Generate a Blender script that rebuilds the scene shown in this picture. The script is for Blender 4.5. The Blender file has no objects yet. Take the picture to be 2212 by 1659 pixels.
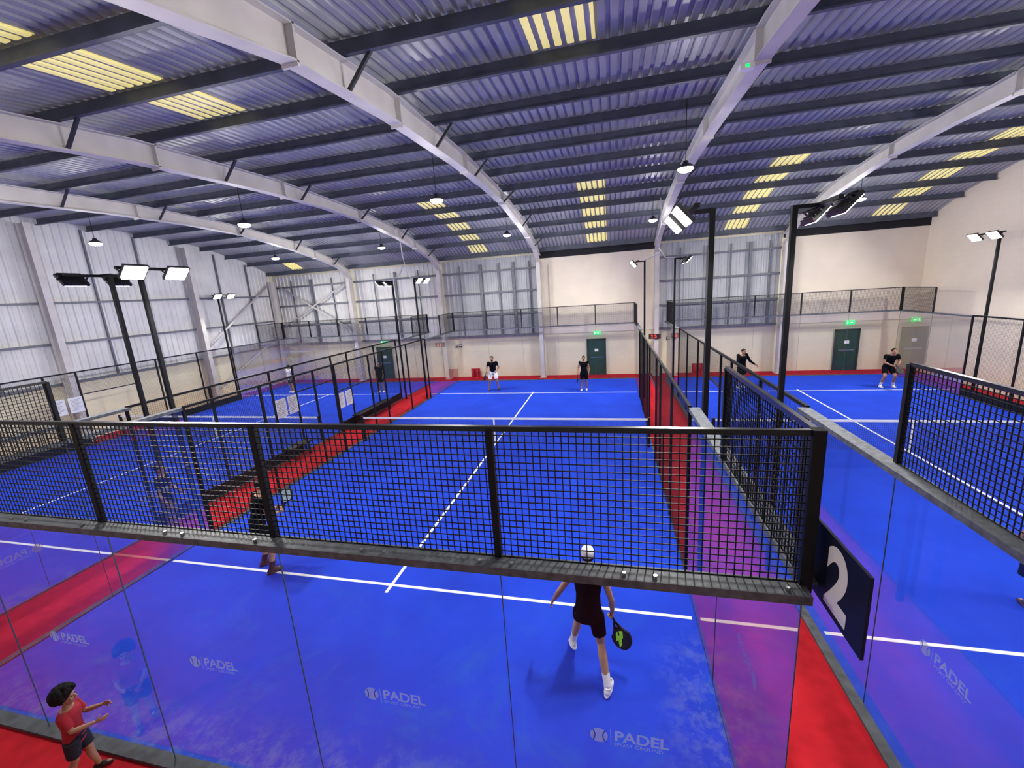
import bpy, bmesh, numpy as np, random
from math import *
from mathutils import Vector, Matrix, Euler
random.seed(4)
S=bpy.context.scene
COL=S.collection
S.view_settings.view_transform='Standard'
# ------------------------------------------------------------ materials
def nodes(m): 
    m.use_nodes=True; return m.node_tree.nodes,m.node_tree.links
def mat(name,col,rough=.6,metal=0.,var=.12,scale=6.,bump=0.,bscale=60.,spec=.5,emit=None,es=0.):
    m=bpy.data.materials.new(name); n,l=nodes(m); b=n['Principled BSDF']
    tc=n.new('ShaderNodeTexCoord'); no=n.new('ShaderNodeTexNoise'); no.inputs['Scale'].default_value=scale; no.inputs['Detail'].default_value=1.5
    l.new(tc.outputs['Object'],no.inputs['Vector'])
    r=n.new('ShaderNodeValToRGB'); l.new(no.outputs['Fac'],r.inputs['Fac'])
    c=Vector(col[:3]); r.color_ramp.elements[0].position=.3; r.color_ramp.elements[1].position=.7
    r.color_ramp.elements[0].color=(*(c*(1-var)),1); r.color_ramp.elements[1].color=(*[min(1,v*(1+var)) for v in c],1)
    l.new(r.outputs['Color'],b.inputs['Base Color'])
    b.inputs['Roughness'].default_value=rough; b.inputs['Metallic'].default_value=metal; b.inputs['Specular IOR Level'].default_value=spec
    if bump:
        n2=n.new('ShaderNodeTexNoise'); n2.inputs['Scale'].default_value=bscale; n2.inputs['Detail'].default_value=1.; l.new(tc.outputs['Object'],n2.inputs['Vector'])
        bp=n.new('ShaderNodeBump'); bp.inputs['Strength'].default_value=bump; bp.inputs['Distance'].default_value=.01
        l.new(n2.outputs['Fac'],bp.inputs['Height']); l.new(bp.outputs['Normal'],b.inputs['Normal'])
    if emit:
        b.inputs['Emission Color'].default_value=(*emit,1); b.inputs['Emission Strength'].default_value=es
        m.cycles.emission_sampling='NONE'
    return m
M={}
M['red']=mat('red_carpet',(.42,.012,.020),.95,var=.14,scale=5,spec=.1)
M['line']=mat('white_line',(.78,.80,.84),.7,var=.05)
M['black']=mat('black_powder_coat',(.006,.0068,.009),.55,var=.2,spec=.22)
M['rail']=mat('black_gloss_rail',(.010,.011,.014),.28,var=.2,spec=.6)
M['wire']=mat('black_wire',(.006,.007,.010),.55,var=.1,spec=.22)
M['flange']=mat('grey_steel_plate',(.095,.105,.12),.55,.1,var=.35,scale=14,spec=.3)
M['curb']=mat('grey_ring_beam',(.065,.072,.08),.8,var=.3,scale=8)
M['rafter']=mat('off_white_steel',(.58,.56,.55),.55,var=.07,scale=2)
M['purlin']=mat('dark_blue_grey_steel',(.07,.082,.12),.5,.1,var=.2,scale=3)
M['brace']=mat('dark_steel',(.03,.033,.04),.5,var=.2)
M['black2']=mat('painted_gap_shade',(.012,.012,.016),.9)
M['roof']=mat('roof_sheeting',(.40,.415,.43),.45,.12,var=.14,scale=1.2)
M['clad']=mat('white_wall_sheeting',(.66,.665,.67),.5,.05,var=.07,scale=1.5)
M['gclad']=mat('grey_wall_sheeting',(.42,.44,.47),.5,.05,var=.08,scale=1.5)
M['girt']=mat('grey_girt',(.14,.15,.185),.5,.1,var=.15)
M['cream']=mat('cream_paint',(.80,.73,.61),.7,var=.04,scale=1.2)
M['door']=mat('green_door',(.014,.055,.032),.5,var=.1)
M['dframe']=mat('door_frame',(.015,.04,.028),.5)
M['metal']=mat('brushed_metal',(.5,.5,.5),.3,.9)
M['navy']=mat('navy_sign',(.007,.010,.030),.5,var=.05,spec=.15)
M['white']=mat('white_plastic',(.85,.85,.85),.5,var=.03)
M['net']=mat('net_cord',(.012,.015,.025),.8)
M['housing']=mat('lamp_housing',(.03,.03,.035),.4,.3)
M['lens']=mat('flood_lens',(1,1,1),.3,emit=(1,.97,.9),es=100)
M['lensdim']=mat('highbay_lens',(1,1,1),.3,emit=(.95,.98,1),es=50)
M['sky']=mat('skylight_sheet',(.80,.72,.30),.5,var=.06,emit=(1,.86,.30),es=.55)
M['exit']=mat('exit_green',(.01,.35,.08),.4,emit=(.02,.9,.2),es=1.2)
M['exitw']=mat('exit_white',(.9,.9,.9),.4,emit=(.9,1,.92),es=1.5)
M['led']=mat('red_led',(.6,.0,.0),.4,emit=(1,.03,.02),es=4)
M['redp']=mat('red_paint',(.5,.02,.02),.35)
M['paper']=mat('paper',(.72,.73,.75),.8,var=.04)
M['ink']=mat('grey_print',(.25,.25,.28),.8)
M['cable']=mat('white_cable',(.7,.7,.72),.6)
M['ball']=mat('tennis_felt',(.55,.8,.08),.95)
M['seam']=mat('glass_edge',(.05,.09,.12),.3)
# court surface: blue turf with sandy patches
def court_mat():
    m=bpy.data.materials.new('blue_turf'); n,l=nodes(m); b=n['Principled BSDF']
    tc=n.new('ShaderNodeTexCoord')
    a=n.new('ShaderNodeTexNoise'); a.inputs['Scale'].default_value=.45; a.inputs['Detail'].default_value=4; a.inputs['Roughness'].default_value=.62
    l.new(tc.outputs['Object'],a.inputs['Vector'])
    r=n.new('ShaderNodeValToRGB'); l.new(a.outputs['Fac'],r.inputs['Fac'])
    e=r.color_ramp.elements; e[0].position=.35; e[0].color=(.008,.040,.47,1); e[1].position=.62; e[1].color=(.010,.054,.58,1)
    f=n.new('ShaderNodeTexNoise'); f.inputs['Scale'].default_value=.8; f.inputs['Detail'].default_value=5; f.inputs['Roughness'].default_value=.7; f.inputs['Distortion'].default_value=.6
    l.new(tc.outputs['Object'],f.inputs['Vector'])
    rf=n.new('ShaderNodeValToRGB'); rf.color_ramp.elements[0].position=.52; rf.color_ramp.elements[1].position=.68; l.new(f.outputs['Fac'],rf.inputs['Fac'])
    sx=n.new('ShaderNodeSeparateXYZ'); l.new(tc.outputs['Object'],sx.inputs[0])
    mr=n.new('ShaderNodeMapRange'); mr.inputs['From Min'].default_value=4.0; mr.inputs['From Max'].default_value=1.; mr.inputs['To Min'].default_value=0.; mr.inputs['To Max'].default_value=.5
    l.new(sx.outputs['Y'],mr.inputs['Value'])
    mu=n.new('ShaderNodeMath'); mu.operation='MULTIPLY'; l.new(mr.outputs[0],mu.inputs[0]); l.new(rf.outputs['Color'],mu.inputs[1])
    mx=n.new('ShaderNodeMix'); mx.data_type='RGBA'; l.new(mu.outputs[0],mx.inputs['Factor']); l.new(r.outputs['Color'],mx.inputs[6]); mx.inputs[7].default_value=(.02,.11,.46,1)
    s1=n.new('ShaderNodeMapRange'); s1.inputs['From Min'].default_value=9.2; s1.inputs['From Max'].default_value=9.95; s1.inputs['To Max'].default_value=.55; l.new(sx.outputs['X'],s1.inputs['Value'])
    s2=n.new('ShaderNodeMapRange'); s2.inputs['From Min'].default_value=.7; s2.inputs['From Max'].default_value=.05; s2.inputs['To Max'].default_value=.55; l.new(sx.outputs['Y'],s2.inputs['Value'])
    s3=n.new('ShaderNodeMapRange'); s3.inputs['From Min'].default_value=3.; s3.inputs['From Max'].default_value=1.8; l.new(sx.outputs['Y'],s3.inputs['Value'])
    m1=n.new('ShaderNodeMath'); m1.operation='MULTIPLY'; l.new(s1.outputs[0],m1.inputs[0]); l.new(s3.outputs[0],m1.inputs[1])
    m2=n.new('ShaderNodeMath'); m2.operation='MAXIMUM'; l.new(m1.outputs[0],m2.inputs[0]); l.new(s2.outputs[0],m2.inputs[1])
    fn=n.new('ShaderNodeTexNoise'); fn.inputs['Scale'].default_value=3.5; fn.inputs['Detail'].default_value=5; fn.inputs['Roughness'].default_value=.75; l.new(tc.outputs['Object'],fn.inputs['Vector'])
    rn=n.new('ShaderNodeValToRGB'); rn.color_ramp.elements[0].position=.45; rn.color_ramp.elements[1].position=.65; l.new(fn.outputs['Fac'],rn.inputs['Fac'])
    m3=n.new('ShaderNodeMath'); m3.operation='MULTIPLY'; l.new(m2.outputs[0],m3.inputs[0]); l.new(rn.outputs['Color'],m3.inputs[1])
    my=n.new('ShaderNodeMix'); my.data_type='RGBA'; l.new(m3.outputs[0],my.inputs['Factor']); l.new(mx.outputs[2],my.inputs[6]); my.inputs[7].default_value=(.20,.25,.42,1)
    l.new(my.outputs[2],b.inputs['Base Color']); b.inputs['Roughness'].default_value=.85; b.inputs['Specular IOR Level'].default_value=.15
    return m
M['blue']=court_mat()
def glass_mat():
    m=bpy.data.materials.new('clear_glass'); n,l=nodes(m); n.clear()
    o=n.new('ShaderNodeOutputMaterial'); t=n.new('ShaderNodeBsdfTransparent'); t.inputs[0].default_value=(.90,.91,.95,1)
    g=n.new('ShaderNodeBsdfGlossy'); g.inputs['Roughness'].default_value=.03
    f=n.new('ShaderNodeFresnel'); f.inputs['IOR'].default_value=1.5
    mu=n.new('ShaderNodeMath'); mu.operation='MULTIPLY_ADD'; mu.inputs[1].default_value=2.4; mu.inputs[2].default_value=-.085; mu.use_clamp=True
    mi=n.new('ShaderNodeMath'); mi.operation='MINIMUM'; mi.inputs[1].default_value=.6; l.new(mu.outputs[0],mi.inputs[0])
    no=n.new('ShaderNodeTexNoise'); no.inputs['Scale'].default_value=1.5; no.inputs['Detail'].default_value=1
    a=n.new('ShaderNodeMath'); a.operation='MULTIPLY_ADD'; a.inputs[1].default_value=.03; a.inputs[2].default_value=.02
    l.new(no.outputs['Fac'],a.inputs[0]); l.new(a.outputs[0],g.inputs['Roughness'])
    x=n.new('ShaderNodeMixShader'); l.new(f.outputs[0],mu.inputs[0]); l.new(mi.outputs[0],x.inputs[0]); l.new(t.outputs[0],x.inputs[1]); l.new(g.outputs[0],x.inputs[2]); l.new(x.outputs[0],o.inputs[0])
    return m
M['glass']=glass_mat()
def film(name,col,tr):
    m=bpy.data.materials.new(name); n,l=nodes(m); n.clear(); o=n.new('ShaderNodeOutputMaterial'); t=n.new('ShaderNodeBsdfTransparent'); d=n.new('ShaderNodeBsdfDiffuse'); s=n.new('ShaderNodeBsdfTranslucent')
    no=n.new('ShaderNodeTexNoise'); no.inputs['Scale'].default_value=12; r=n.new('ShaderNodeValToRGB'); l.new(no.outputs['Fac'],r.inputs[0]); c=Vector(col); r.color_ramp.elements[0].color=(*(c*.8),1); r.color_ramp.elements[1].color=(*c,1)
    l.new(r.outputs[0],d.inputs[0]); l.new(r.outputs[0],s.inputs[0]); a=n.new('ShaderNodeMixShader'); a.inputs[0].default_value=.6; l.new(d.outputs[0],a.inputs[1]); l.new(s.outputs[0],a.inputs[2])
    b=n.new('ShaderNodeMixShader'); b.inputs[0].default_value=tr; l.new(a.outputs[0],b.inputs[1]); l.new(t.outputs[0],b.inputs[2]); l.new(b.outputs[0],o.inputs[0]); return m
M['logo']=film('logo_film',(.52,.52,.57),.55)
def block_mat(name,c1,c2,c3):
    m=bpy.data.materials.new(name); n,l=nodes(m); b=n['Principled BSDF']
    tc=n.new('ShaderNodeTexCoord'); br=n.new('ShaderNodeTexBrick'); br.inputs['Scale'].default_value=1.; br.inputs['Brick Width'].default_value=.45; br.inputs['Row Height'].default_value=.225; br.inputs['Mortar Size'].default_value=.006
    br.inputs['Color1'].default_value=c1; br.inputs['Color2'].default_value=c2; br.inputs['Mortar'].default_value=c3
    sx=n.new('ShaderNodeSeparateXYZ'); cx=n.new('ShaderNodeCombineXYZ'); ad=n.new('ShaderNodeMath'); ad.operation='ADD'
    l.new(tc.outputs['Object'],sx.inputs[0]); l.new(sx.outputs['X'],ad.inputs[0]); l.new(sx.outputs['Y'],ad.inputs[1]); l.new(ad.outputs[0],cx.inputs[0]); l.new(sx.outputs['Z'],cx.inputs[1]); l.new(cx.outputs[0],br.inputs['Vector'])
    no=n.new('ShaderNodeTexNoise'); no.inputs['Scale'].default_value=.8; no.inputs['Detail'].default_value=4; l.new(tc.outputs['Object'],no.inputs['Vector'])
    rr=n.new('ShaderNodeValToRGB'); l.new(no.outputs['Fac'],rr.inputs[0]); rr.color_ramp.elements[0].color=(.84,.84,.84,1); rr.color_ramp.elements[1].color=(1,1,1,1)
    mx=n.new('ShaderNodeMix'); mx.data_type='RGBA'; mx.blend_type='MULTIPLY'; mx.inputs['Factor'].default_value=1.
    l.new(br.outputs['Color'],mx.inputs[6]); l.new(rr.outputs['Color'],mx.inputs[7]); l.new(mx.outputs[2],b.inputs['Base Color']); b.inputs['Roughness'].default_value=.7
    return m
M['block']=block_mat('painted_block',(.82,.745,.62,1),(.805,.73,.605,1),(.765,.69,.57,1))
M['block2']=block_mat('painted_block_base',(.84,.79,.575,1),(.825,.775,.56,1),(.78,.73,.53,1))
# ------------------------------------------------------------ helpers
class G:
    """raw geometry accumulator"""
    def __init__(s): s.v=[];s.f=[];s.m=[]
    def box(s,x0,x1,y0,y1,z0,z1,mi=0,caps=True):
        b=len(s.v); s.v+=[(x0,y0,z0),(x1,y0,z0),(x1,y1,z0),(x0,y1,z0),(x0,y0,z1),(x1,y0,z1),(x1,y1,z1),(x0,y1,z1)]
        F=[(0,3,2,1),(4,5,6,7),(0,1,5,4),(1,2,6,5),(2,3,7,6),(3,0,4,7)]
        for f in F: s.f.append(tuple(b+i for i in f)); s.m.append(mi)
    def bar(s,a,c,w,h=None,mi=0):
        a=Vector(a);c=Vector(c);h=h or w; d=(c-a).normalized(); up=Vector((0,0,1)) if abs(d.z)<.95 else Vector((0,1,0))
        r=d.cross(up).normalized();u=r.cross(d); b=len(s.v)
        for p in (a,c):
            for i,j in ((-1,-1),(1,-1),(1,1),(-1,1)): s.v.append(tuple(p+r*i*w/2+u*j*h/2))
        for f in [(0,1,2,3),(7,6,5,4),(0,4,5,1),(1,5,6,2),(2,6,7,3),(3,7,4,0)]: s.f.append(tuple(b+i for i in f)); s.m.append(mi)
    def tube(s,pts,r,n=10,mi=0,cap=True):
        pts=[Vector(p) for p in pts]; base=len(s.v); rr=r if isinstance(r,(list,tuple)) else [r]*len(pts)
        for i,p in enumerate(pts):
            d=(pts[min(i+1,len(pts)-1)]-pts[max(i-1,0)]).normalized(); up=Vector((0,0,1)) if abs(d.z)<.9 else Vector((1,0,0))
            a=d.cross(up).normalized(); c=a.cross(d)
            for k in range(n):
                t=2*pi*k/n; s.v.append(tuple(p+(a*cos(t)+c*sin(t))*rr[i]))
        for i in range(len(pts)-1):
            for k in range(n):
                k2=(k+1)%n; s.f.append((base+i*n+k,base+i*n+k2,base+(i+1)*n+k2,base+(i+1)*n+k)); s.m.append(mi)
        if cap:
            s.f.append(tuple(base+k for k in range(n))[::-1]); s.m.append(mi)
            e=base+(len(pts)-1)*n; s.f.append(tuple(e+k for k in range(n))); s.m.append(mi)
    def mesh(s,name,mats,smooth=False):
        me=bpy.data.meshes.new(name); me.from_pydata(s.v,[],s.f)
        for m in mats: me.materials.append(m)
        me.polygons.foreach_set('material_index',s.m); 
        if smooth: me.polygons.foreach_set('use_smooth',[True]*len(s.f))
        me.update(); return me
def link(name,me,parent=None,loc=(0,0,0),rot=(0,0,0),scale=None,label=None,cat=None,group=None,kind=None):
    o=bpy.data.objects.new(name,me); COL.objects.link(o); o.location=loc; o.rotation_euler=rot
    if scale: o.scale=scale
    if parent: o.parent=parent
    if label:o['label']=label
    if cat:o['category']=cat
    if group:o['group']=group
    if kind:o['kind']=kind
    return o
def txt(body,size,ext=0.,align='LEFT',off=0.):
    c=bpy.data.curves.new('t','FONT'); c.body=body; c.size=size; c.extrude=ext; c.align_x=align; c.offset=off
    o=bpy.data.objects.new('t',c); COL.objects.link(o); bpy.context.view_layer.update()
    me=bpy.data.meshes.new_from_object(o.evaluated_get(bpy.context.evaluated_depsgraph_get())); bpy.data.objects.remove(o); return me
def add_text(g,body,size,x,z,y=0,bold=0,mi=0,align='LEFT',width=None):
    me=txt(body,size,0,align,bold); w=max(v.co.x for v in me.vertices)-min(v.co.x for v in me.vertices); k=(width/w) if width else 1
    b=len(g.v); g.v+=[(x+v.co.x*k,y,z+v.co.y) for v in me.vertices]
    for p in me.polygons: g.f.append(tuple(b+i for i in p.vertices)); g.m.append(mi)
# ------------------------------------------------------------ hall
XL,XR,YF,YB=-12.9,23.0,21.3,-3.6
ry=[-3.6,-3,0,2.5,5,9,13,16.5,19.6,21.3]; rz=[7.2,7.4,8.25,8.6,8.85,8.95,8.8,8.45,7.72,7.0]
roof=lambda y: float(np.interp(y,ry,rz))
ys=list(np.linspace(YB,YF,26))
g=G(); g.box(XL,XR,YB,YF,-.1,0); link('floor',g.mesh('floor',[M['red']]),kind='structure',label='red carpeted hall floor between the courts')
def corrugated(u0,u1,vs,fz,pitch,depth,swap=False):
    g=G(); us=[]; u=u0
    while u<u1-1e-6:
        for a,d in ((0,0),(.5,0),(.62,1),(.88,1)): 
            if u+a*pitch<=u1: us.append((u+a*pitch,d*depth))
        u+=pitch
    us.append((u1,0)); n=len(us)
    for v in vs:
        for (u,d) in us: g.v.append(fz(u,v,d))
    for i in range(len(vs)-1):
        for k in range(n-1): g.f.append((i*n+k,i*n+k+1,(i+1)*n+k+1,(i+1)*n+k)); g.m.append(0)
    return g
g=corrugated(XL,XR,ys,lambda u,v,d:(u,v,roof(v)+d),.2,.045); 
link('ceiling',g.mesh('ceiling',[M['roof']]),kind='structure',label='corrugated blue-grey metal roof sheeting')
def sidewall(name,x,m,lab):
    g=G()
    for y in ys: g.v+=[(x,y,0),(x,y,roof(y)+.05)]
    for i in range(len(ys)-1): g.f.append((2*i,2*i+2,2*i+3,2*i+1)); g.m.append(0)
    link(name,g.mesh(name,[m]),kind='structure',label=lab)
sidewall('wall_right',XR,M['block'],'cream painted blockwork side wall'); sidewall('wall_left',XL,M['block2'],'painted side wall with blockwork base')
def endwall(name,y,m,lab):
    g=G(); g.v=[(XL,y,0),(XR,y,0),(XR,y,roof(y)+.05),(XL,y,roof(y)+.05)]; g.f=[(0,1,2,3)]; g.m=[0]; link(name,g.mesh(name,[m]),kind='structure',label=lab)
endwall('wall_back',YF,M['block2'],'cream painted blockwork long wall with doors'); endwall('wall_front',YB,M['cream'],'cream wall behind the viewing side')
FX=[-6.9,-.95,4.95,11.15,17.1]
tn=[0]
def trim(me,lab,loc=(0,0,0)):
    tn[0]+=1; return link('trim_%d'%tn[0],me,kind='structure',label=lab,loc=loc)
g=G(); g.box(XL+.02,XR-.02,YB+.02,-2.0,3.0,3.3); trim(g.mesh('deck',[M['curb']]),'dark grey raised viewing deck slab')
for (a,b,k) in [(XL,-6.9,'clad'),(-6.9,-.95,'clad'),(-.95,4.95,'gclad'),(11.15,17.1,'gclad')]:
    g=corrugated(a+.1,b-.1,[2.45,roof(YF)-.1],lambda u,v,d:(u,YF-.03-d,v),.28,.035); trim(g.mesh('cladding',[M[k]]),'ribbed metal wall sheeting between columns')
    g=G()
    for z in (2.5,3.75,5.0,6.2): g.box(a+.12,b-.12,YF-.2,YF-.08,z-.05,z+.05)
    w=(b-a)
    for t in ((.42,.75) if k=='gclad' else (.5,)): g.box(a+w*t-.06,a+w*t+.06,YF-.24,YF-.1,2.45,6.6)
    for t in ((.2,.6,.9) if k=='gclad' else (.25,.75)): g.box(a+w*t-.025,a+w*t+.025,YF-.16,YF-.08,2.45,6.6)
    trim(g.mesh('girts',[M['girt']]),'grey steel girts and posts on wall sheeting')
for a,b in ((4.95,11.15),(17.1,XR)):
    g=G(); g.box(a+.1,b,YF-.06,YF,2.45,6.95); g.box(a+.5,a+.56,YF-.12,YF-.06,2.5,6.3,0); g.box(a+.5,b-1,YF-.1,YF-.06,6.05,6.09); trim(g.mesh('panel',[M['cream']]),'smooth cream wall panel with conduit')
    g=G(); g.box(a,b,YF-.12,YF-.02,6.66,7.0); trim(g.mesh('eaves',[M['black2']]),'black strip painted as shaded gap under roof edge')  # solid strip over a closed wall; the gap's shade is its black colour
g=G()
pitch=.28; y=YB; prof=[]
while y<YF-.3:
    for a,d in ((0,0),(.5,0),(.62,1),(.88,1)): prof.append((y+a*pitch,d*.035))
    y+=pitch
for (y,d) in prof: g.v+=[(XL+.03+d,y,2.45),(XL+.03+d,y,roof(y))]
for i in range(len(prof)-1): g.f.append((2*i,2*i+1,2*i+3,2*i+2)); g.m.append(0)
trim(g.mesh('cladding',[M['clad']]),'white ribbed metal sheeting on side wall')
g=G()
for z in (2.5,4.1,5.7): g.box(XL+.08,XL+.2,YB,YF-.2,z-.04,z+.04)
for y in (5.6,7.4,11.2,13.2,17.2,19.2): g.box(XL+.08,XL+.16,y-.03,y+.03,2.5,roof(y)-.2)
trim(g.mesh('girts',[M['girt']]),'grey steel girts on side wall')
def brace(pts):
    g=G(); 
    for a,b in pts: g.tube([a,b],.055,8)
    trim(g.mesh('cross_brace',[M['rafter']],True),'off-white diagonal tube wall bracing')
brace([((XL+.35,15.6,3.1),(XL+.35,20.5,6.4)),((XL+.35,15.6,.7),(XL+.35,20.5,3.1))]); brace([((XL+.7,YF-.35,6.3),(-7.2,YF-.35,3.2)),((XL+.7,YF-.35,3.7),(-7.2,YF-.35,6.2))])
def isec_col(x,y,h,rotz=0,lab='off-white steel column against wall'):
    g=G(); g.box(-.11,.11,-.2,-.18,0,h); g.box(-.11,.11,.18,.2,0,h); g.box(-.012,.012,-.18,.18,0,h); g.box(-.18,.18,-.26,.26,0,.03)
    return link('steel_column',g.mesh('steel_column',[M['rafter']]),loc=(x,y,0),rot=(0,0,rotz),label=lab,cat='column',group='portal frame columns')
for x in FX: isec_col(x,YF-.46,6.45)
isec_col(XL+.32,YF-.46,6.6); 
for y in (3.2,9.25,15.3): isec_col(XL+.42,y,roof(y)-.3,pi/2)
# rafters
cy=[-3.4,-1.5,0,1.27,2.53,5,8.4,11,13.5,16.4,18.3,19.9,20.7,21.05]; cz=[6.3,7.0,7.35,7.62,7.9,8.12,8.24,8.24,8.14,7.75,7.4,7.03,6.6,6.35]
PY=[-2.8,-1.2,.4,2.1,3.75,5.4,7.1,8.6,9.9,11.5,13.3,14.95,16.55,18.0,19.45,20.8]
for x in FX:
    g=G(); yy=[];
    for i in range(len(cy)-1): yy+=list(np.linspace(cy[i],cy[i+1],4)[:-1])
    yy.append(cy[-1]); bz=lambda y: float(np.interp(y,cy,cz)); tz=lambda y: max(roof(y)-.27,bz(y)+.3)
    for (h0,w) in (('b',.12),('t',.12),('w',.008)):
        b=len(g.v)
        for y in yy:
            lo,hi=(bz(y),bz(y)+.02) if h0=='b' else ((tz(y)-.02,tz(y)) if h0=='t' else (bz(y)+.02,tz(y)-.02))
            g.v+=[(-w,y,lo),(w,y,lo),(w,y,hi),(-w,y,hi)]
        for i in range(len(yy)-1):
            for k in range(4): g.f.append((b+4*i+k,b+4*i+(k+1)%4,b+4*i+4+(k+1)%4,b+4*i+4+k)); g.m.append(0)
    for y in (2.6,5.4,9.2,13.3,18.0): 
        g.box(-.12,.12,y-.02,y+.02,bz(y)-.05,tz(y))
    ro=link('roof_rafter',g.mesh('roof_rafter',[M['rafter']]),loc=(x,0,0),label='long off-white curved steel roof beam',cat='beam',group='roof rafters')
    for y in PY[2::2]:
        g=G()
        g.bar((.08,y,bz(y)+.03),(.52,y,roof(y)-.22),.05); link('fly_brace',g.mesh('fly_brace',[M['brace']]),ro)
g=G(); g.box(-.1,.1,-.06,.06,-.08,0); el=link('emergency_light',g.mesh('emergency_light',[M['white']]),loc=(10.93,5.4,8.12),label='small emergency light with green indicator on roof beam',cat='light')
g=G(); g.box(-.03,.03,-.068,-.06,-.06,-.02); link('indicator',g.mesh('indicator',[M['exit']]),el,label='green indicator')
# purlins
g=G(); L=XR-XL-.1; g.box(0,L,-.004,.004,-.23,0); g.box(0,L,0,.075,-.008,0); g.box(0,L,-.075,0,-.23,-.222); g.box(0,L,.067,.075,-.03,-.008); g.box(0,L,-.075,-.067,-.222,-.2)
pm=g.mesh('roof_purlin',[M['purlin']])
for y in PY: link('roof_purlin',pm,loc=(XL+.05,y,roof(y)-.012),label='dark blue-grey cold-formed steel purlin',cat='beam',group='roof purlins')
wn=[0]
def skylight(x0,x1,y0,y1):
    wn[0]+=1; g=corrugated(x0,x1,[y0,(y0+y1)/2,y1],lambda u,v,d:(u,v,roof(v)-.02+d),.2,.045)
    link('window_%d'%wn[0],g.mesh('window',[M['sky']]),kind='structure',label='yellowed translucent corrugated rooflight panel')
def strip(x0,x1,yl): 
    for a,b in yl: skylight(x0,x1,a,b)
far=[(14.0,14.85),(15.05,16.45),(16.65,17.9),(18.1,19.35),(19.55,20.7)]
near=[(2.2,3.65),(3.85,5.3)]
strip(.6,1.75,[(.7,2.0)]+near); strip(7.6,8.65,near); strip(1.25,2.2,far); strip(7.65,8.65,far); strip(14.25,15.2,far); strip(20.4,21.35,far); strip(-10.7,-9.9,far[-1:])
def door(i,x):
    g=G(); w=.92; g.box(-w/2,w/2,-.05,0,0,2.0); g.box(-w/2-.07,-w/2,-.09,0,0,2.07,1); g.box(w/2,w/2+.07,-.09,0,0,2.07,1); g.box(-w/2-.07,w/2+.07,-.09,0,2.0,2.07,1)
    g.box(-w/2+.12,w/2-.12,-.075,-.05,1.0,1.04,2); g.box(-.1,.1,-.06,-.05,1.35,1.5,3)
    link('door_%d'%i,g.mesh('door',[M['door'],M['dframe'],M['metal'],M['white']]),loc=(x,YF-.04,0),kind='structure',label='dark green fire exit door with push bar')
    g=G(); g.box(-.19,.19,-.03,0,0,.19); ex=link('exit_sign',g.mesh('exit_sign',[M['exit']]),loc=(x+.05,YF-.1,2.3),label='green illuminated emergency exit sign over door',cat='sign',group='exit signs')
    g=G(); g.box(-.13,-.1,-.037,-.031,.12,.15); g.bar((-.115,-.034,.12),(-.125,-.034,.07),.03,.006); g.bar((-.125,-.034,.07),(-.15,-.034,.03),.018,.006); g.bar((-.12,-.034,.07),(-.09,-.034,.035),.018,.006); g.bar((-.115,-.034,.11),(-.07,-.034,.09),.014,.006)
    g.box(-.02,.06,-.037,-.031,.085,.105); g.v+=[(.06,-.035,.06),(.06,-.035,.13),(.11,-.035,.095)]; n=len(g.v); g.f.append((n-3,n-1,n-2)); g.m.append(0)
    link('pictogram',g.mesh('pictogram',[M['exitw']]),ex,label='white running figure and arrow')
door(1,7.98); door(2,20.2); door(3,-5.35)
for x in (-1.2,11.05):
    g=G(); g.box(-.3,.3,-.06,0,-.13,.13); sb=link('scoreboard',g.mesh('scoreboard',[M['housing']]),loc=(x,YF-.7,2.15),label='small black scoreboard with red LED digits on column',cat='scoreboard',group='scoreboards')
    g=G(); add_text(g,'2 5',.24,-.2,-.08,-.065); link('digits',g.mesh('digits',[M['led']]),sb,label='red glowing digits')
    for dx in (.75,1.05):
        g=G(); g.box(-.09,.09,-.02,0,-.08,.08); g.box(-.07,.07,-.024,-.02,-.02,.05,1); link('wall_plaque',g.mesh('wall_plaque',[M['navy'],M['paper']]),loc=(x+dx,YF-.08,1.95),label='small dark safety notice on cream wall',cat='sign',group='safety notices')
for x in (.73,13.3):
    g=G(); g.box(-.28,.28,-.12,.12,0,.04); g.box(-.28,.28,.08,.12,.04,.55); st=link('fire_extinguisher_stand',g.mesh('stand',[M['redp']]),loc=(x,YF-.3,0),label='red stand holding two fire extinguishers by wall',cat='fire extinguisher')
    for dx in (-.13,.13):
        g=G(); g.tube([(dx,-.02,.05),(dx,-.02,.07),(dx,-.02,.42),(dx,-.02,.47),(dx,-.02,.5)],[.06,.07,.07,.045,.02],14); link('extinguisher',g.mesh('extinguisher',[M['redp']],True),st)
        g=G(); g.bar((dx-.04,-.02,.52),(dx+.05,-.02,.56),.02); g.tube([(dx+.03,-.05,.5),(dx+.08,-.07,.4),(dx+.07,-.08,.25)],.01,6); link('hose',g.mesh('hose',[M['black']]),st)
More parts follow.
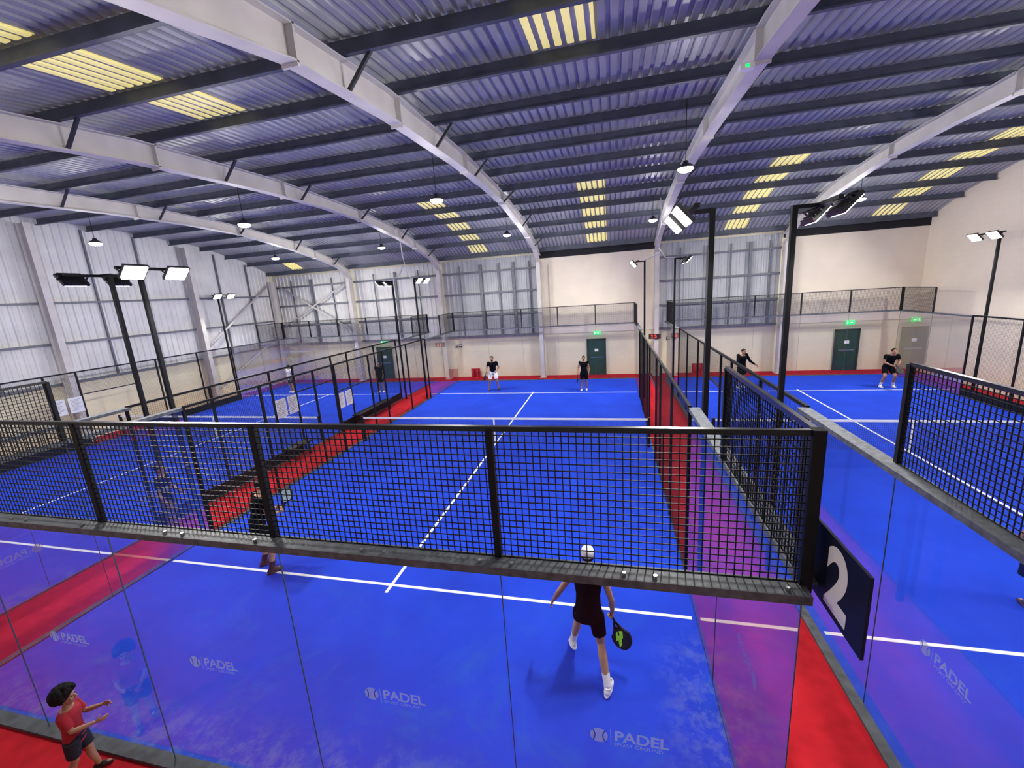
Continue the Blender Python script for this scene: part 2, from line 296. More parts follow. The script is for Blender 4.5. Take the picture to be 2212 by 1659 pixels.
# ------------------------------------------------------------ courts
def court_surface(x0):
    g=G(); g.box(.0,10,.05,19.95,0,.015); o=link('court_surface',g.mesh('court_surface',[M['blue']]),loc=(x0,0,0),label='bright blue artificial turf padel court with sand',cat='court',group='court surfaces')
    for (a,b,c,d) in ((.06,9.94,3.02,3.08),(.06,9.94,16.92,16.98),(4.97,5.03,2.85,9.98),(4.97,5.03,10.02,17.15)):
        g=G(); 
        if b-a<1 : 
            segs=[(c,3.02),(3.08,d)] if c<3 else [(c,16.92),(16.98,d)]
            for s0,s1 in segs: g.box(a,b,s0,s1,.015,.018)
        else: g.box(a,b,c,d,.015,.018)
        link('court_line',g.mesh('court_line',[M['line']]),o)
for x in (-11.6,0,11.6): court_surface(x)
def wires(w,h,p=.05,t=.006):
    g=G(); n=int(round(w/p)); 
    for i in range(n+1): x=min(max(i*p,t/2),w-t/2); g.box(x-t/2,x+t/2,0,t,0,h)
    n=int(round(h/p))
    for i in range(n+1): z=min(max(i*p,t/2),h-t/2); g.box(0,w,-t,0,z-t/2,z+t/2)
    return g.mesh('mesh_panel',[M['wire']])
W21=wires(2,1,t=.0065);W23=wires(2,3,t=.0028);W13=wires(1,3,t=.0028);W19=wires(1,.9,t=.0028)
g=G(); g.v=[(.004,0,0.02),(1.996,0,.02),(1.996,0,2.97),(.004,0,2.97)];g.f=[(0,1,2,3)];g.m=[0]; GL=g.mesh('glass_panel',[M['glass']])
g=G(); g.box(-.003,.003,-.005,.005,.04,2.97); SEAM=g.mesh('glass_joint',[M['seam']])
def boxm(nm,dims,m): g=G(); g.box(*dims); return g.mesh(nm,[m])
P1m=boxm('post',(-.025,.025,-.025,.025,3.0,4.0),M['black']); P3m=boxm('post',(-.025,.025,-.025,.025,0.,3.0),M['black']); PCm=boxm('post',(-.035,.035,-.035,.035,2.95,4.02),M['black'])
def railm(L,z,w=.036,m='rail'): return boxm('rail',(0,L,-w/2,w/2,z-w/2,z+w/2),M[m])
def flangem(L):
    g=G(); g.box(0,L,-.14,.02,2.985,3.0); g.box(0,L,-.14,-.132,2.94,2.985); g.box(0,L,.012,.02,2.94,2.985); return g.mesh('flange',[M['flange']])
def curbm(a,b,v0,v1): return boxm('ring_beam',(a,b,v0,v1,.0,.035),M['curb'])
g=G(); n=28; b=len(g.v); g.v.append((-.3,0,.02)); 
for k in range(n): g.v.append((-.3+.068*cos(2*pi*k/n),0,.02+.068*sin(2*pi*k/n)))
for k in range(n): g.f.append((0,1+k,1+(k+1)%n)); g.m.append(0)
for sgn in (-1,1):
    b=len(g.v)
    for a in np.linspace(-1.1,1.1,9): x=-.3+sgn*(.075-.045*cos(a)); z=.02+.062*sin(a); g.v+=[(x-.004,-.002,z),(x+.004,-.002,z)]
    for i in range(8): g.f.append((b+2*i,b+2*i+1,b+2*i+3,b+2*i+2)); g.m.append(1)
g.v+=[(-.212,-.001,-.06),(-.207,-.001,-.06),(-.207,-.001,.1),(-.212,-.001,.1)]; b=len(g.v); g.f.append((b-4,b-3,b-2,b-1)); g.m.append(0)
add_text(g,'PADEL',.135,-.185,-.005,y=-.001,width=.40,bold=.0035)
add_text(g,'SPORT GROUND',.045,-.185,-.055,width=.36)
LOGO=g.mesh('logo',[M['logo'],M['blue']])
g=G()
for x in (.12,.9,1.1,1.88): g.tube([(x,-.09,3.0),(x,-.09,3.02)],.014,8)
BOLT=g.mesh('bolt_set',[M['metal']])
def end_fence(x0,y0,rot,lab,logos,off=0):
    e=link('court_fence',None,loc=(x0,y0,0),rot=(0,0,rot),label=lab,cat='fence',group='court end fences')
    for i in range(5):
        link('glass_panel',GL,e,(2*i,0,0)); link('mesh_panel',W21,e,(2*i,0,3.0))
        if logos: link('logo',LOGO,e,(2*i+1,-.004,1.46),label='pale ball emblem and lettering on glass')
        link('bolt',BOLT,e,(2*i,0,0))
        if i: link('post',P1m,e,(2*i,0,0)); link('glass_joint',SEAM,e,(2*i,0,0))
    link('post',PCm,e,(0,0,0)); link('post',PCm,e,(10,0,0)); link('glass_joint',SEAM,e,(10,0,0)); link('glass_joint',SEAM,e,(0,0,0))
    link('rail',railm(10,4.0),e); link('flange',flangem(10),e,label='grey steel channel'); link('ring_beam',curbm(0,10,-.09,.05),e)
KB=boxm('kickboard',(0,4.9,-.012,.012,.04,.34),M['black'])
def side_fence(x0,y0,rot,lab,logos_at,wide,kick):
    e=link('court_fence',None,loc=(x0,y0,0),rot=(0,0,rot),label=lab,cat='fence',group='court side fences')
    for i in (0,1,8,9):
        link('glass_panel',GL,e,(2*i,0,0)); 
        if i in logos_at: link('logo',LOGO,e,(2*i+1,-.004,1.46),label='pale ball emblem and lettering on glass')
        if i in (1,9): link('glass_joint',SEAM,e,(2*i,0,0))
    for u in (0,18): link('mesh_panel',W21,e,(u,0,3.0)); link('rail',railm(2,4.0),e,(u,0,0))
    for u in (2,18): link('post',P1m,e,(u,0,0))
    for u in (.06,19.94): link('post',P1m,e,(u,0,0))
    for u in (4,6,12,14): link('mesh_panel',W23,e,(u,0,0))
    for u in (8,11): link('mesh_panel',W13,e,(u,0,0))
    for u in (9,10): link('mesh_panel',W19,e,(u,0,2.1)); link('rail',railm(1,2.1),e,(u,0,0))
    for u in (4,6,8,9,11,12,14,16): link('post',P3m,e,(u,0,0))
    if kick:
        for u in (4.0,11.1): link('kickboard',KB,e,(u,0,0))
    link('rail',railm(12,3.0,.05,'black'),e,(4,0,0))
    for u in (0,16): link('flange',flangem(4),e,(u,0,0),label='grey steel channel')
    link('ring_beam',curbm(.1,19.9,-.12 if wide else -.03,0),e)
for k,x in enumerate((-11.6,0,11.6)):
    end_fence(x,0,0,'clear glass back wall with black mesh and steel rail above',k==1)
    end_fence(x+10,20,pi,'glass back wall with black mesh top along blockwork',False)
    side_fence(x+10,0,pi/2,'court side fence of black mesh between glass end sections',(0,) if k==1 else (),False,k!=1)
    side_fence(x,20,-pi/2,'court side fence of black mesh between glass end sections',(8,9) if k>0 else (),True,k==0)
# nets
NW=wires(9.9,.8,.05,.003)
NW.materials.clear(); NW.materials.append(M['net'])
for x in (-11.6,0,11.6):
    g=G(); g.box(-.04,.04,-.04,.04,.015,.95); e=link('padel_net',None,loc=(x+5,10,0),label='dark court net with white top tape between posts',cat='net',group='court nets')
    pmh=g.mesh('net_post',[M['black']])
    for s in (-4.9,4.9): link('net_post',pmh,e,(s,0,0))
    link('net_mesh',NW,e,(-4.95,0,.05)); link('net_tape',boxm('net_tape',(-4.86,4.86,-.012,.012,.86,.92),M['line']),e,label='white top tape'); link('net_strap',boxm('net_strap',(-.025,.025,-.014,.014,.015,.86),M['line']),e)
def bench(x,y,L,lab):
    g=G(); g.box(-.17,.17,-L/2,L/2,.42,.46); b=link('bench',g.mesh('bench',[M['black']]),loc=(x,y,0),label=lab,cat='bench',group='courtside benches')
    for s in (-1,1):
        g=G(); g.bar((-.14,s*(L/2-.15),0),(-.14,s*(L/2-.15),.42),.04); g.bar((.14,s*(L/2-.15),0),(.14,s*(L/2-.15),.42),.04); g.bar((-.14,s*(L/2-.15),.12),(.14,s*(L/2-.15),.12),.03); link('leg',g.mesh('leg',[M['black']]),b)
bench(-1.36,8.4,1.0,'black courtside bench on red walkway'); bench(-1.36,13.0,2.6,'long black courtside bench on red walkway')
def notice(x,y,z,w,h):
    g=G(); g.box(0,.01,-w/2,w/2,-h/2,h/2)
    for i in range(9): g.box(.01,.011,-w/2+.06,w/2-.06-.05*(i%3),h/2-.1-i*(h-.15)/9,h/2-.085-i*(h-.15)/9,1)
    link('notice_sheet',g.mesh('notice_sheet',[M['paper'],M['ink']]),loc=(x,y,z),label='white printed notice sheet fixed to mesh fence',cat='sign',group='notice sheets')
for y in (8.25,8.78): notice(-1.594,y,1.75,.45,.6)
for y in (11.25,11.8): notice(-1.594,y,1.2,.45,.6)
for y in (8.2,8.75): notice(-11.594,y,1.75,.45,.6)
# number sign
g=G(); g.box(-.008,.008,-.32,.32,-.245,.245); ns=link('court_number_sign',g.mesh('court_number_sign',[M['navy']]),loc=(10.09,-.16,3.155),label='navy square sign with white number two at fence corner',cat='sign')
g2=G(); add_text(g2,'2',.52,0,0,bold=.021)
xs=[v[0] for v in g2.v]; zs=[v[2] for v in g2.v]; cx=(min(xs)+max(xs))/2; cz_=(min(zs)+max(zs))/2
g3=G(); g3.v=[(-.0095,-(p[0]-cx)*.92-.04,(p[2]-cz_)*1.03) for p in g2.v]; g3.f=g2.f; g3.m=g2.m; link('numeral',g3.mesh('numeral',[M['white']]),ns,label='white numeral 2')
# ------------------------------------------------------------ lights
def arealight(loc,rot,sx,sy,P,parent=None,col=(1,.965,.90)):
    l=bpy.data.lights.new('lamp','AREA'); l.shape='RECTANGLE'; l.size=sx; l.size_y=sy; l.energy=P; l.color=col
    o=bpy.data.objects.new('lamp_light',l); COL.objects.link(o); o.location=loc; o.rotation_euler=rot; 
    if parent:o.parent=parent
    return o
def lamp_post(x,y,side,h=5.85,z0=0.,P=168):
    g=G(); g.box(-.035,.035,-.035,.035,z0,h); post=link('floodlight_post',g.mesh('floodlight_post',[M['black']]),loc=(x,y,0),label='tall black square post with two LED floodlights',cat='floodlight',group='court floodlights')
    g=G(); g.box(min(0,side*.3),max(0,side*.3),-.03,.03,h-.05,h); g.box(side*.3-.03,side*.3+.03,-.6,.6,h-.05,h); link('crossbar',g.mesh('crossbar',[M['black']]),post)
    for s in (-.4,.4):
        tilt=side*radians(-48)
        R=Matrix.Rotation(tilt,4,'Y')
        g=G(); g.box(-.15,.15,-.22,.22,0,.05); 
        for i in range(6): g.box(-.125+i*.05-.006,-.125+i*.05+.006,-.20,.20,.05,.085)
        g.bar((0,-.24,.02),(0,-.24,.12),.02); g.bar((0,.24,.02),(0,.24,.12),.02); g.bar((0,-.24,.12),(0,.24,.12),.02)
        g.v=[tuple(R@Vector(v)) for v in g.v]; hd=link('floodlight_head',g.mesh('floodlight_head',[M['housing']]),post,(side*.45,s,h-.12))
        g=G()
        for k in (-.13,0.,.13): g.box(-.135,.135,k-.055,k+.055,-.016,-.002)
        g.v=[tuple(R@Vector(v)) for v in g.v]; link('lens',g.mesh('lens',[M['lens']]),hd,label='glowing white lens')
        o=arealight((0,0,0),(0,tilt,0),.28,.4,P,hd); o.location=R@Vector((0,0,-.03))
    return post
for x,y,s in ((-.2,3.95,1),(-1.35,4.2,-1),(10.2,3.9,-1),(11.38,4.4,1),(-.2,16,1),(-1.35,16,-1),(10.2,16,-1),(11.38,16,1),(21.83,15.8,-1),(-11.85,16.1,1),(21.83,4.2,-1),(-11.85,4.2,1)): lamp_post(x,y,s)
def highbay(x,y,z=7.45,P=66):
    g=G(); g.tube([(0,0,.0),(0,0,.03),(0,0,.06),(0,0,.10),(0,0,.16)],[.17,.18,.15,.07,.05],20); hb=link('high_bay_lamp',g.mesh('high_bay_lamp',[M['housing']],True),loc=(x,y,z),label='round hanging high bay LED lamp',cat='ceiling lamp',group='high bay lamps')
    g=G(); g.tube([(0,0,-.08),(0,0,-.065),(0,0,-.04),(0,0,-.002)],[.08,.13,.16,.17],20); link('lens',g.mesh('lens',[M['lensdim']]),hb,label='glowing lens')
    g=G(); g.tube([(0,0,.16),(0,0,roof(y)-z-.05)],.008,6); link('hanging_cable',g.mesh('hanging_cable',[M['black']]),hb)
    l=bpy.data.lights.new('lamp','POINT'); l.shadow_soft_size=.12; l.energy=P; l.color=(1,.97,.92); o=bpy.data.objects.new('lamp_light',l); COL.objects.link(o); o.parent=hb; o.location=(0,0,-.22)
for x in (-8.0,-1.9,4.35,10.55,17.85):
    for y in (.6,8.5,16.4):  # nearest row hangs out of view, added for its light
        if not(y<1 and x in(-1.9,4.35)): highbay(x,y)
highbay(.9,-.9)  # extra unseen lamp, added to light the near end
for pts in ([(-.7,16,8.2),(-.65,16,7.0),(-.6,16,6.6),(-.9,16,6.1),(-1.35,16,5.85)],[(-.6,16,6.6),(-.5,16,6.0),(-.2,16,5.85)],[(10.8,16,8.2),(10.85,16,7.2),(10.7,16,6.7),(10.8,16,6.1),(10.2,16,5.86)],[(10.75,16,6.3),(11.0,16,5.9),(11.38,16,5.86)]):
    g=G(); g.tube(pts,.02,6); link('power_cable',g.mesh('power_cable',[M['cable']],True),label='white power cable looping from roof to floodlights',cat='cable',group='power cables')
bm=bmesh.new(); bmesh.ops.create_uvsphere(bm,u_segments=16,v_segments=10,radius=.033); me=bpy.data.meshes.new('tennis_ball'); bm.to_mesh(me); me.materials.append(M['ball'])
link('tennis_ball',me,loc=(-3.4,3.9,.048),label='yellow-green ball lying on blue court',cat='ball')
# ------------------------------------------------------------ people
def ell(bm,c,r,R=None,seg=16):
    T=Matrix.Translation(Vector(c))@((R.to_4x4()) if R else Matrix.Identity(4))@Matrix.Diagonal((*r,1)); bmesh.ops.create_uvsphere(bm,u_segments=seg,v_segments=seg*2//3,radius=1,matrix=T)
def cap(bm,a,b,ra,rb,flat=False):
    a=Vector(a);b=Vector(b);d=b-a;L=d.length
    if L<1e-5:return
    q=d.to_track_quat('Z','Y').to_matrix().to_4x4()
    bmesh.ops.create_cone(bm,cap_ends=True,segments=16,radius1=ra,radius2=rb,depth=L,matrix=Matrix.Translation((a+b)/2)@q)
    if not flat: ell(bm,a,(ra*.995,)*3,seg=12); ell(bm,b,(rb*.995,)*3,seg=12)
def loft(bm,rings,n=20):
    rows=[]
    for c,ax,ay in rings:
        rows.append([bm.verts.new(Vector(c)+ax*cos(2*pi*k/n)+ay*sin(2*pi*k/n)) for k in range(n)])
    for i in range(len(rows)-1):
        for k in range(n): bm.faces.new((rows[i][k],rows[i][(k+1)%n],rows[i+1][(k+1)%n],rows[i+1][k]))
    bm.faces.new(rows[0][::-1]); bm.faces.new(rows[-1])
def bake(bm,name,m,voxel,smooth=4,extra=None):
    bmesh.ops.recalc_face_normals(bm,faces=bm.faces); me=bpy.data.meshes.new(name); bm.to_mesh(me); bm.free()
    o=bpy.data.objects.new('tmp',me); COL.objects.link(o)
    r=o.modifiers.new('r','REMESH'); r.mode='VOXEL'; r.voxel_size=voxel; r.use_smooth_shade=True
    s=o.modifiers.new('s','SMOOTH'); s.factor=.5; s.iterations=smooth
    bpy.context.view_layer.update(); me2=bpy.data.meshes.new_from_object(o.evaluated_get(bpy.context.evaluated_depsgraph_get())); bpy.data.objects.remove(o); bpy.data.meshes.remove(me)
    me2.name=name; me2.materials.clear(); me2.materials.append(m); me2.polygons.foreach_set('use_smooth',[True]*len(me2.polygons)); return me2
skin_a=mat('skin_brown',(.30,.15,.085),.55,var=.06,scale=20); skin_b=mat('skin_tan',(.42,.23,.14),.55,var=.06,scale=20)
hair_m=mat('dark_hair',(.010,.008,.007),.8,bump=.6,bscale=120,spec=.2)
cl_black=mat('black_fabric',(.005,.006,.008),.95,bump=.3,bscale=150,var=.2,spec=.06); cl_white=mat('white_fabric',(.75,.75,.77),.9,bump=.3,bscale=150); cl_grey=mat('grey_fabric',(.09,.09,.10),.9,bump=.3,bscale=150)
cl_red=mat('red_fabric',(.40,.018,.028),.9,bump=.3,bscale=120); cl_navy=mat('dark_navy_fabric',(.015,.018,.03),.9,bump=.3); sh_white=mat('white_shoe',(.8,.8,.78),.6); sh_dark=mat('dark_shoe',(.03,.012,.014),.6); eye_m=mat('eye',(.02,.015,.012),.2); lip=mat('lip',(.25,.07,.06),.5)
DEF=dict(pel=(0,0,.94),neck=(0,0,1.46),head=(0,.02,1.625),sL=(-.185,0,1.41),sR=(.185,0,1.41),eL=(-.25,-.02,1.13),eR=(.25,-.02,1.13),wL=(-.24,.08,.90),wR=(.24,.08,.90),
 kL=(-.11,.02,.50),kR=(.11,.02,.50),aL=(-.13,-.01,.09),aR=(.13,-.01,.09),tL=(-.05,1,0),tR=(.05,1,0),face=(0,1,0))
def person(loc,ang,label,pose={},h=1.,top=cl_black,bot=cl_black,shoe=sh_white,skin=skin_a,hair='short',sleeve=.55,short=.8,sock=None,vox=.011,grip='',beard=False,hat=None,child=False):
    J={k:Vector(v) for k,v in {**DEF,**pose}.items()}
    cv=max(vox,.010)
    pel,neck,head=J['pel'],J['neck'],J['head']
    sr=(J['sR']-J['sL']).normalized(); sp=(neck-pel).normalized(); fw=sp.cross(sr)
    if fw.y<0 and J['face'].y>0: fw=-fw
    hr=Vector((1,0,0)); hipL=pel+Vector((-.095,0,-.03)); hipR=pel+Vector((.095,0,-.03))
    def torso(bm,e,lo=-.09,hi=1.):
        ax=sr
        R=[(-.10,.145,.10),(0,.162,.108),(.22,.142,.098),(.42,.138,.095),(.62,.158,.108),(.8,.172,.11),(.93,.165,.09),(1.0,.10,.07)]
        L=(neck-pel).length; rings=[]
        for t,a,b in R:
            if t<0: t=lo/L
            rings.append((pel+(neck-pel)*t*hi,ax*(a+e),fw*(b+e)))
        loft(bm,rings)
    bm=bmesh.new(); torso(bm,0)
    ell(bm,J['sL'],(.062,.062,.062)); ell(bm,J['sR'],(.062,.062,.062))
    cap(bm,neck-sp*.06,head-Vector((0,0,.06)),.062,.052)
    for s in 'LR':
        S_,E,Wr=J['s'+s],J['e'+s],J['w'+s]; cap(bm,S_,E,.05,.037); cap(bm,E,E.lerp(Wr,.3),.037,.040); cap(bm,E.lerp(Wr,.3),Wr,.040,.025)
        d=(Wr-E).normalized(); side=Vector((1 if s=='L' else -1,0,0)); side=(side-d*side.dot(d)).normalized(); wd=d.cross(side).normalized()
        if wd.y<0: wd=-wd
        c=Wr+d*.05; Rm=Matrix((wd,side,d)).transposed(); ell(bm,c,(.04,.016,.052),Rm)
        curl=1. if s in grip else .35
        for i,(o_,ln) in enumerate(((.030,.072),(.011,.082),(-.010,.076),(-.029,.060))):
            b0=Wr+d*.085+wd*o_; m1=b0+(d*cos(curl*.9)+side*sin(curl*.9))*ln*.5; m2=m1+(d*cos(curl*2.2)+side*sin(curl*2.2))*ln*.55; cap(bm,b0,m1,.0095,.009); cap(bm,m1,m2,.009,.0075)
        t0=Wr+d*.03+wd*.03; t1=t0+(d*.6+wd*.7+side*.35).normalized()*.038; t2=t1+(d*.8+wd*.15+side*.6).normalized()*.03; cap(bm,t0,t1,.012,.0105); cap(bm,t1,t2,.0105,.009)
    for s,hp in (('L',hipL),('R',hipR)):
        K,A=J['k'+s],J['a'+s]; cap(bm,hp,K,.085,.054); bk=Vector((0,-.018,0)); cap(bm,K,K.lerp(A,.33)+bk,.050,.056); cap(bm,K.lerp(A,.33)+bk,A,.056,.036)
        t=J['t'+s].normalized(); cap(bm,A+Vector((0,0,-.035))-t*.03,A+Vector((0,0,-.045))+t*.13,.035,.028)
    f=J['face'].normalized(); up=Vector((0,0,1)); up=(up-f*up.dot(f)).normalized(); rt=f.cross(up); H=Matrix((rt,f,up)).transposed()
    k=1.18 if child else 1.
    P=lambda x,y,z: head+H@Vector((x*k,y*k,z*k))
    ell(bm,P(0,-.008,.022),(.074*k,.092*k,.092*k),H); ell(bm,P(0,.025,-.045),(.055*k,.062*k,.068*k),H); ell(bm,P(0,.045,-.085),(.03*k,.03*k,.026*k),H)
    cap(bm,P(0,.082,.012),P(0,.103,-.022),.009*k,.015*k)
    for s in (-1,1):
        ell(bm,P(s*.075,-.005,-.012),(.010*k,.019*k,.031*k),H); ell(bm,P(s*.03,.078,.03),(.022*k,.012*k,.008*k),H); ell(bm,P(s*.035,.06,-.03),(.022*k,.02*k,.02*k),H)
    body=bake(bm,'person',skin,vox,3)
    o=link('person',body,loc=loc,rot=(0,0,ang),scale=(h,h,h),label=label,cat='person')
    for s in (-1,1):
        b2=bmesh.new(); ell(b2,P(s*.03,.079,.008),(.012*k,.008*k,.007*k),H,10); me=bpy.data.meshes.new('eye'); b2.to_mesh(me); b2.free(); me.materials.append(eye_m); link('eye',me,o)
    b2=bmesh.new(); ell(b2,P(0,.087,-.052),(.022*k,.008*k,.006*k),H,10); me=bpy.data.meshes.new('mouth'); b2.to_mesh(me); b2.free(); me.materials.append(lip); link('mouth',me,o)
    b2=bmesh.new()
    if hat: ell(b2,P(0,-.008,.045),(.086*k,.103*k,.088*k),H,24); bmesh.ops.bisect_plane(b2,geom=b2.verts[:]+b2.edges[:]+b2.faces[:],plane_co=P(0,0,.0),plane_no=-up,clear_outer=True)
    elif hair=='curly':
        for i in range(170):
            a=random.uniform(0,2*pi); z=random.uniform(-.45,1); r=sqrt(max(0,1-z*z)); x,y=r*cos(a),r*sin(a)
            if y>.35 and z<.35: continue
            ell(b2,P(x*.108,-.02+y*.118,.05+z*.115),(.030*k,)*3,None,8)
        ell(b2,P(0,-.025,.055),(.10*k,.105*k,.11*k),H,16)
    else:
        ell(b2,P(0,-.016,.034),(.081*k,.096*k,.093*k),H,24); bmesh.ops.bisect_plane(b2,geom=b2.verts[:]+b2.edges[:]+b2.faces[:],plane_co=P(0,.04,.05),plane_no=(f*.75-up*.66).normalized(),clear_outer=True)
    bmesh.ops.holes_fill(b2,edges=[e for e in b2.edges if e.is_boundary],sides=0)
    if hat: link('cap',bake(b2,'cap',hat,.008,2),o,label='white cap')
    else: link('hair',bake(b2,'hair',hair_m,.008,1),o)
    if hat:
        b2=bmesh.new(); ell(b2,P(0,-.025,-.015),(.077*k,.083*k,.05*k),H,20); bmesh.ops.bisect_plane(b2,geom=b2.verts[:]+b2.edges[:]+b2.faces[:],plane_co=P(0,.0,.0),plane_no=f,clear_outer=True); bmesh.ops.holes_fill(b2,edges=[e for e in b2.edges if e.is_boundary],sides=0); link('hair',bake(b2,'hair',hair_m,.007,1),o)
    if beard:
        b2=bmesh.new(); ell(b2,P(0,.03,-.068),(.056*k,.062*k,.05*k),H); bmesh.ops.bisect_plane(b2,geom=b2.verts[:]+b2.edges[:]+b2.faces[:],plane_co=P(0,0,-.058),plane_no=up,clear_outer=True); bmesh.ops.holes_fill(b2,edges=[e for e in b2.edges if e.is_boundary],sides=0); link('beard',bake(b2,'beard',hair_m,.008,1),o)
    b2=bmesh.new(); torso(b2,.016,lo=-.13,hi=.985)
    for s in 'LR':
        S_,E=J['s'+s],J['e'+s]; ell(b2,S_,(.073,)*3)
        if sleeve<=0: continue
        if sleeve<=1: cap(b2,S_,S_.lerp(E,sleeve),.068,.062,True)
        else: cap(b2,S_,E,.066,.052); cap(b2,E,E.lerp(J['w'+s],.92),.052,.038,True)
    link('shirt',bake(b2,'shirt',top,cv,3),o)
    b2=bmesh.new(); loft(b2,[(pel+Vector((0,0,-.10)),hr*.17,Vector((0,.115,0))),(pel,hr*.178,Vector((0,.124,0))),(pel+sp*.09,hr*.16,Vector((0,.115,0)))])
    for s,hp in (('L',hipL),('R',hipR)): cap(b2,hp,hp.lerp(J['k'+s],short),.106,.09,True)
    link('shorts',bake(b2,'shorts',bot,cv,3),o)
    for s in 'LR':
        A=J['a'+s]; t=J['t'+s].normalized(); sd=t.cross(Vector((0,0,1))).normalized(); up2=sd.cross(t); R3=Matrix((sd,t,up2)).transposed()
        b2=bmesh.new(); Q=lambda x,y,z: A+R3@Vector((x,y,z))
        ell(b2,Q(0,-.03,-.045),(.042,.055,.045),R3); ell(b2,Q(0,.09,-.055),(.048,.09,.034),R3); ell(b2,Q(0,.03,-.035),(.041,.08,.045),R3); cap(b2,Q(0,-.02,-.03),Q(0,-.015,.005),.042,.043,True)
        loft(b2,[(Q(0,.035,-.09),sd*.045,t*.135),(Q(0,.035,-.068),sd*.05,t*.14)])
        link('shoe',bake(b2,'shoe',shoe,.008,2),o)
        if sock: b2=bmesh.new(); cap(b2,Q(0,-.01,-.01),A.lerp(J['k'+s],.32),.044,.051,True); link('sock',bake(b2,'sock',sock,.009,1),o)
    return o
def racket(grip_pt,d,nrm,face,acc,lab):
    d=Vector(d).normalized(); n=Vector(nrm); n=(n-d*n.dot(d)).normalized(); r=d.cross(n); T=Matrix.Translation(Vector(grip_pt))@Matrix((r,n,d)).transposed().to_4x4()
    g=G(); N=32; c=.27; out=[]
    for k in range(N):
        a=2*pi*k/N; x=.128*sin(a); z=c-.14*cos(a); 
        if z<c-.06: x*=.85
        out.append((x,z))
    def slab(sc,y0,y1,mi):
        b=len(g.v)
        for y in (y0,y1): g.v.extend([(x*sc,y,c+(z-c)*sc) for x,z in out])
        g.f.append(tuple(b+k for k in range(N))); g.m.append(mi); g.f.append(tuple(b+N+k for k in range(N))[::-1]); g.m.append(mi)
        for k in range(N): g.f.append((b+k,b+N+k,b+N+(k+1)%N,b+(k+1)%N)); g.m.append(mi)
    slab(1,-.019,.019,0)
    ho=link('padel_racket',g.mesh('padel_racket',[M['black']]),label=lab,cat='racket',group='rackets'); ho.matrix_world=T
    g=G(); slab(.9,-.0205,.0205,0); link('racket_face',g.mesh('racket_face',[face]),ho)
    g=G()
    for s in (-1,1):
        for pts in ([(-.06,c-.09),(-.01,c-.10),(.02,c+.02),(-.03,c-.01)],[(-.02,c-.05),(.03,c-.04),(.07,c+.10),(.02,c+.07)],[(.01,c-.10),(.04,c-.08),(.08,c+.02),(.035,c-.0)]):
            b=len(g.v); g.v+=[(x,s*.0225,z) for x,z in pts]; g.f.append((b,b+1,b+2,b+3)); g.m.append(0)
    link('racket_graphic',g.mesh('racket_graphic',[acc]),ho)
    g=G(); g.bar((-.05,0,.165),(-.012,0,.07),.02,.03); g.bar((.05,0,.165),(.012,0,.07),.02,.03); g.tube([(0,0,.08),(0,0,-.06)],.016,12); link('grip',g.mesh('grip',[M['black']]),ho)
    g=G()
    for i in range(-2,3):
        for j in range(-2,3):
            if i*i+j*j<6: 
                for s in (-1,1): g.tube([(i*.032,s*.0206,c+.02+j*.032),(i*.032,s*.0212,c+.02+j*.032)],.006,8)
    link('racket_hole',g.mesh('racket_hole',[M['brace']]),ho)
    return ho
lime=mat('neon_green',(.45,.95,.06),.4,emit=(.4,1,.05),es=.12); teal=mat('dark_teal',(.008,.03,.035),.45,spec=.2); pale=mat('pale_blue',(.45,.62,.72),.4)
person((8.5,2.0,.018),0,'person seen from behind, white cap, black vest and shorts, striding',
 dict(pel=(0,-.02,.86),neck=(0,.1,1.37),head=(.0,.16,1.54),sL=(-.19,.08,1.32),sR=(.19,.08,1.32),eL=(-.36,.02,1.08),eR=(.29,.02,1.02),wL=(-.46,.08,.88),wR=(.30,.10,.78),kL=(-.15,.26,.50),kR=(.15,-.08,.46),aL=(-.24,.22,.15),aR=(.235,-.36,.10),tL=(-.3,.9,-.35),tR=(.25,1,0)),
 sleeve=0,skin=skin_b,sock=cl_white,vox=.0065,grip='R',hat=cl_white,short=.72)
racket((8.80,2.12,.70),(.35,-.25,-.72),(-.3,-1,.2),teal,lime,'black round padel racket with neon green streak, held low')
person((2.35,3.15,.018),-.5,'person in black shirt and shorts with dark shoes, ready stance',
 dict(pel=(0,-.06,.90),neck=(0,.06,1.40),head=(0,.12,1.56),sL=(-.185,.04,1.35),sR=(.185,.04,1.35),eL=(-.24,.06,1.08),eR=(.24,.06,1.08),wL=(-.10,.28,1.02),wR=(.12,.28,1.02),kL=(-.15,.08,.49),kR=(.15,.08,.49),aL=(-.19,-.03,.09),aR=(.19,-.03,.09)),
 h=1.08,skin=skin_b,shoe=sh_dark,sock=sh_dark,grip='LR',vox=.009)
racket((2.56,3.46,1.12),(.3,.3,.8),(0,-1,.1),pale,pale,'pale blue padel racket held in front')
person((-.75,3.75,.0),-.9,'person in black t-shirt and grey shorts on red walkway',dict(eL=(-.26,.05,1.14),wL=(-.14,.22,1.02),face=(-.2,1,-.2)),h=1.04,bot=cl_grey,shoe=sh_dark,vox=.009)
person((2.83,17.65,.018),pi+.2,'person in black t-shirt and white shorts holding racket, ready stance',dict(pel=(0,-.08,.90),neck=(0,.02,1.40),head=(0,.08,1.56),sL=(-.185,.0,1.35),sR=(.185,.0,1.35),eL=(-.30,.0,1.12),eR=(.30,.0,1.10),wL=(-.20,.2,.98),wR=(.26,.2,.92),kL=(-.17,.06,.48),kR=(.17,.06,.48),aL=(-.23,-.03,.09),aR=(.23,-.03,.09)),h=1.07,bot=cl_white,shoe=sh_dark,beard=True,grip='R')
racket((2.54,17.40,1.0),(-.2,-.3,-.9),(1,0,0),M['black'],M['black'],'dark padel racket held at side')
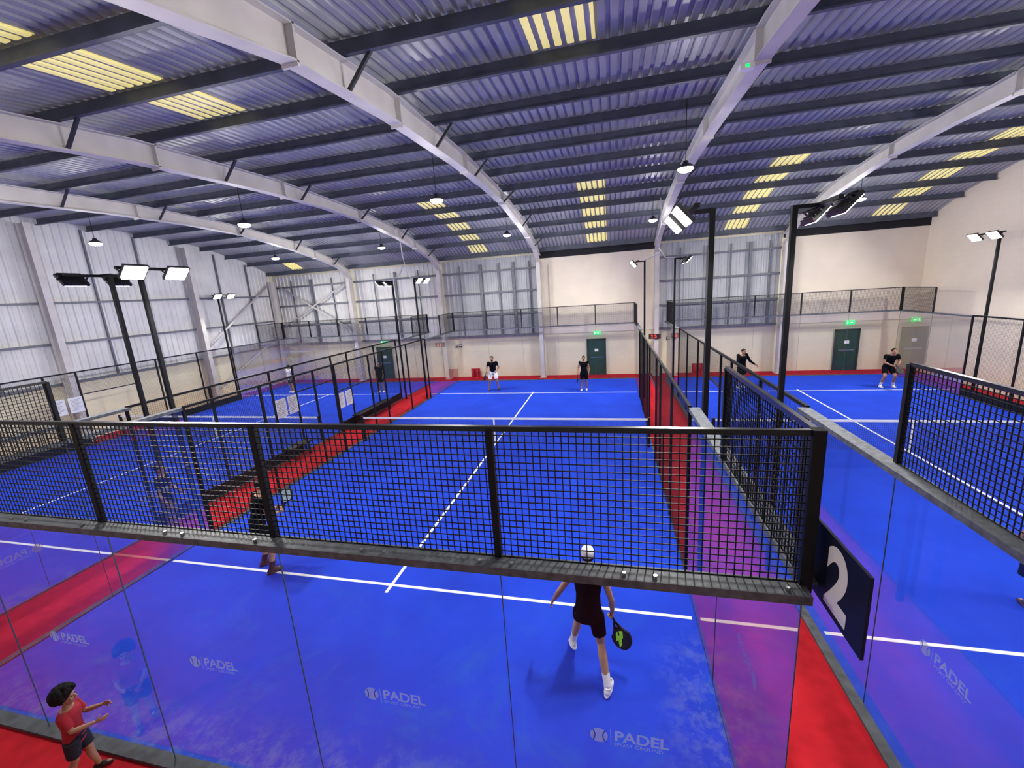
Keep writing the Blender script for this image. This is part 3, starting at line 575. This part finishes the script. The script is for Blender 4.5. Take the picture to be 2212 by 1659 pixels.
person((7.5,17.35,.018),pi,'bearded person in black vest and shorts, white shoes, standing upright',dict(eR=(.27,-.02,1.13),wR=(.28,.12,.92),aL=(-.10,-.1,.09),aR=(.14,.02,.09)),h=.985,sleeve=0,beard=True,grip='R')
racket((7.22,17.2,.86),(-.1,-.15,-1),(1,0,0),M['black'],M['black'],'dark padel racket held at side')
person((14.5,17.6,.018),pi+.4,'person in black long-sleeved top, arms out',dict(neck=(.05,.1,1.42),head=(.06,.15,1.58),eL=(-.32,.08,1.14),wL=(-.42,.28,1.0),eR=(.28,.1,1.12),wR=(.2,.3,1.0)),h=1.06,sleeve=2)
person((20.0,17.35,.018),pi,'person in black shirt and shorts with white shoes, crouched waiting',dict(pel=(0,-.12,.84),neck=(0,.06,1.32),head=(0,.14,1.46),sL=(-.19,.04,1.27),sR=(.19,.04,1.27),eL=(-.26,.10,1.03),eR=(.26,.10,1.03),wL=(-.10,.30,.94),wR=(.10,.30,.94),kL=(-.17,.08,.47),kR=(.17,.08,.47),aL=(-.21,-.05,.09),aR=(.21,-.05,.09)),h=1.06,sock=cl_white,grip='LR',short=.7)
racket((20.0,16.96,1.02),(.1,-.5,-.5),(0,-1,.5),M['black'],M['black'],'dark padel racket held in both hands')
person((-3.55,17.4,.018),pi,'person in black clothes and white shoes behind side fence',{},h=1.0)
person((-9.55,17.6,.018),pi-.3,'person in white shirt on blue court',{},h=.95,top=cl_white,bot=cl_navy,skin=skin_b)
person((14.78,4.15,.018),0,'person in dark clothes and dark shoes standing on blue court',dict(aL=(-.2,-.2,.09)),h=1.0,shoe=sh_dark,bot=cl_black,short=1.3)
person((3.15,-.30,.0),-.95,'small child in red t-shirt with curly dark hair, arms forward',
 dict(pel=(0,0,.86),neck=(0,.02,1.36),head=(0,.05,1.55),sL=(-.15,.02,1.31),sR=(.15,.02,1.31),eL=(-.19,.10,1.06),eR=(.19,.10,1.06),wL=(-.13,.36,1.12),wR=(.12,.34,1.04),kL=(-.09,.06,.46),kR=(.09,-.04,.46),aL=(-.10,.10,.09),aR=(.10,-.16,.10)),
 h=.68,top=cl_red,bot=cl_navy,skin=skin_b,hair='curly',shoe=sh_dark,child=True,sleeve=.75,vox=.0085)
# ------------------------------------------------------------ camera / world
p=[8.8422,-2.6327,4.9084,.2434,.2159,-.0672,896.92]
yw,pt,rl=p[3:6]
f=Vector((-sin(yw)*cos(pt),cos(yw)*cos(pt),-sin(pt))); r=Vector((cos(yw),sin(yw),0)); u=r.cross(f)
r2=r*cos(rl)+u*sin(rl); u2=-r*sin(rl)+u*cos(rl)
cam=bpy.data.cameras.new('camera'); cam.sensor_width=36; cam.lens=p[6]/2212*36; cam.clip_start=.05; cam.clip_end=200
co=bpy.data.objects.new('camera',cam); COL.objects.link(co)
mw=Matrix((r2,u2,-f)).transposed().to_4x4(); mw.translation=Vector(p[:3]); co.matrix_world=mw
S.camera=co
w=bpy.data.worlds.new('world'); S.world=w; w.use_nodes=True; w.node_tree.nodes['Background'].inputs[0].default_value=(.5,.55,.7,1); w.node_tree.nodes['Background'].inputs[1].default_value=.3
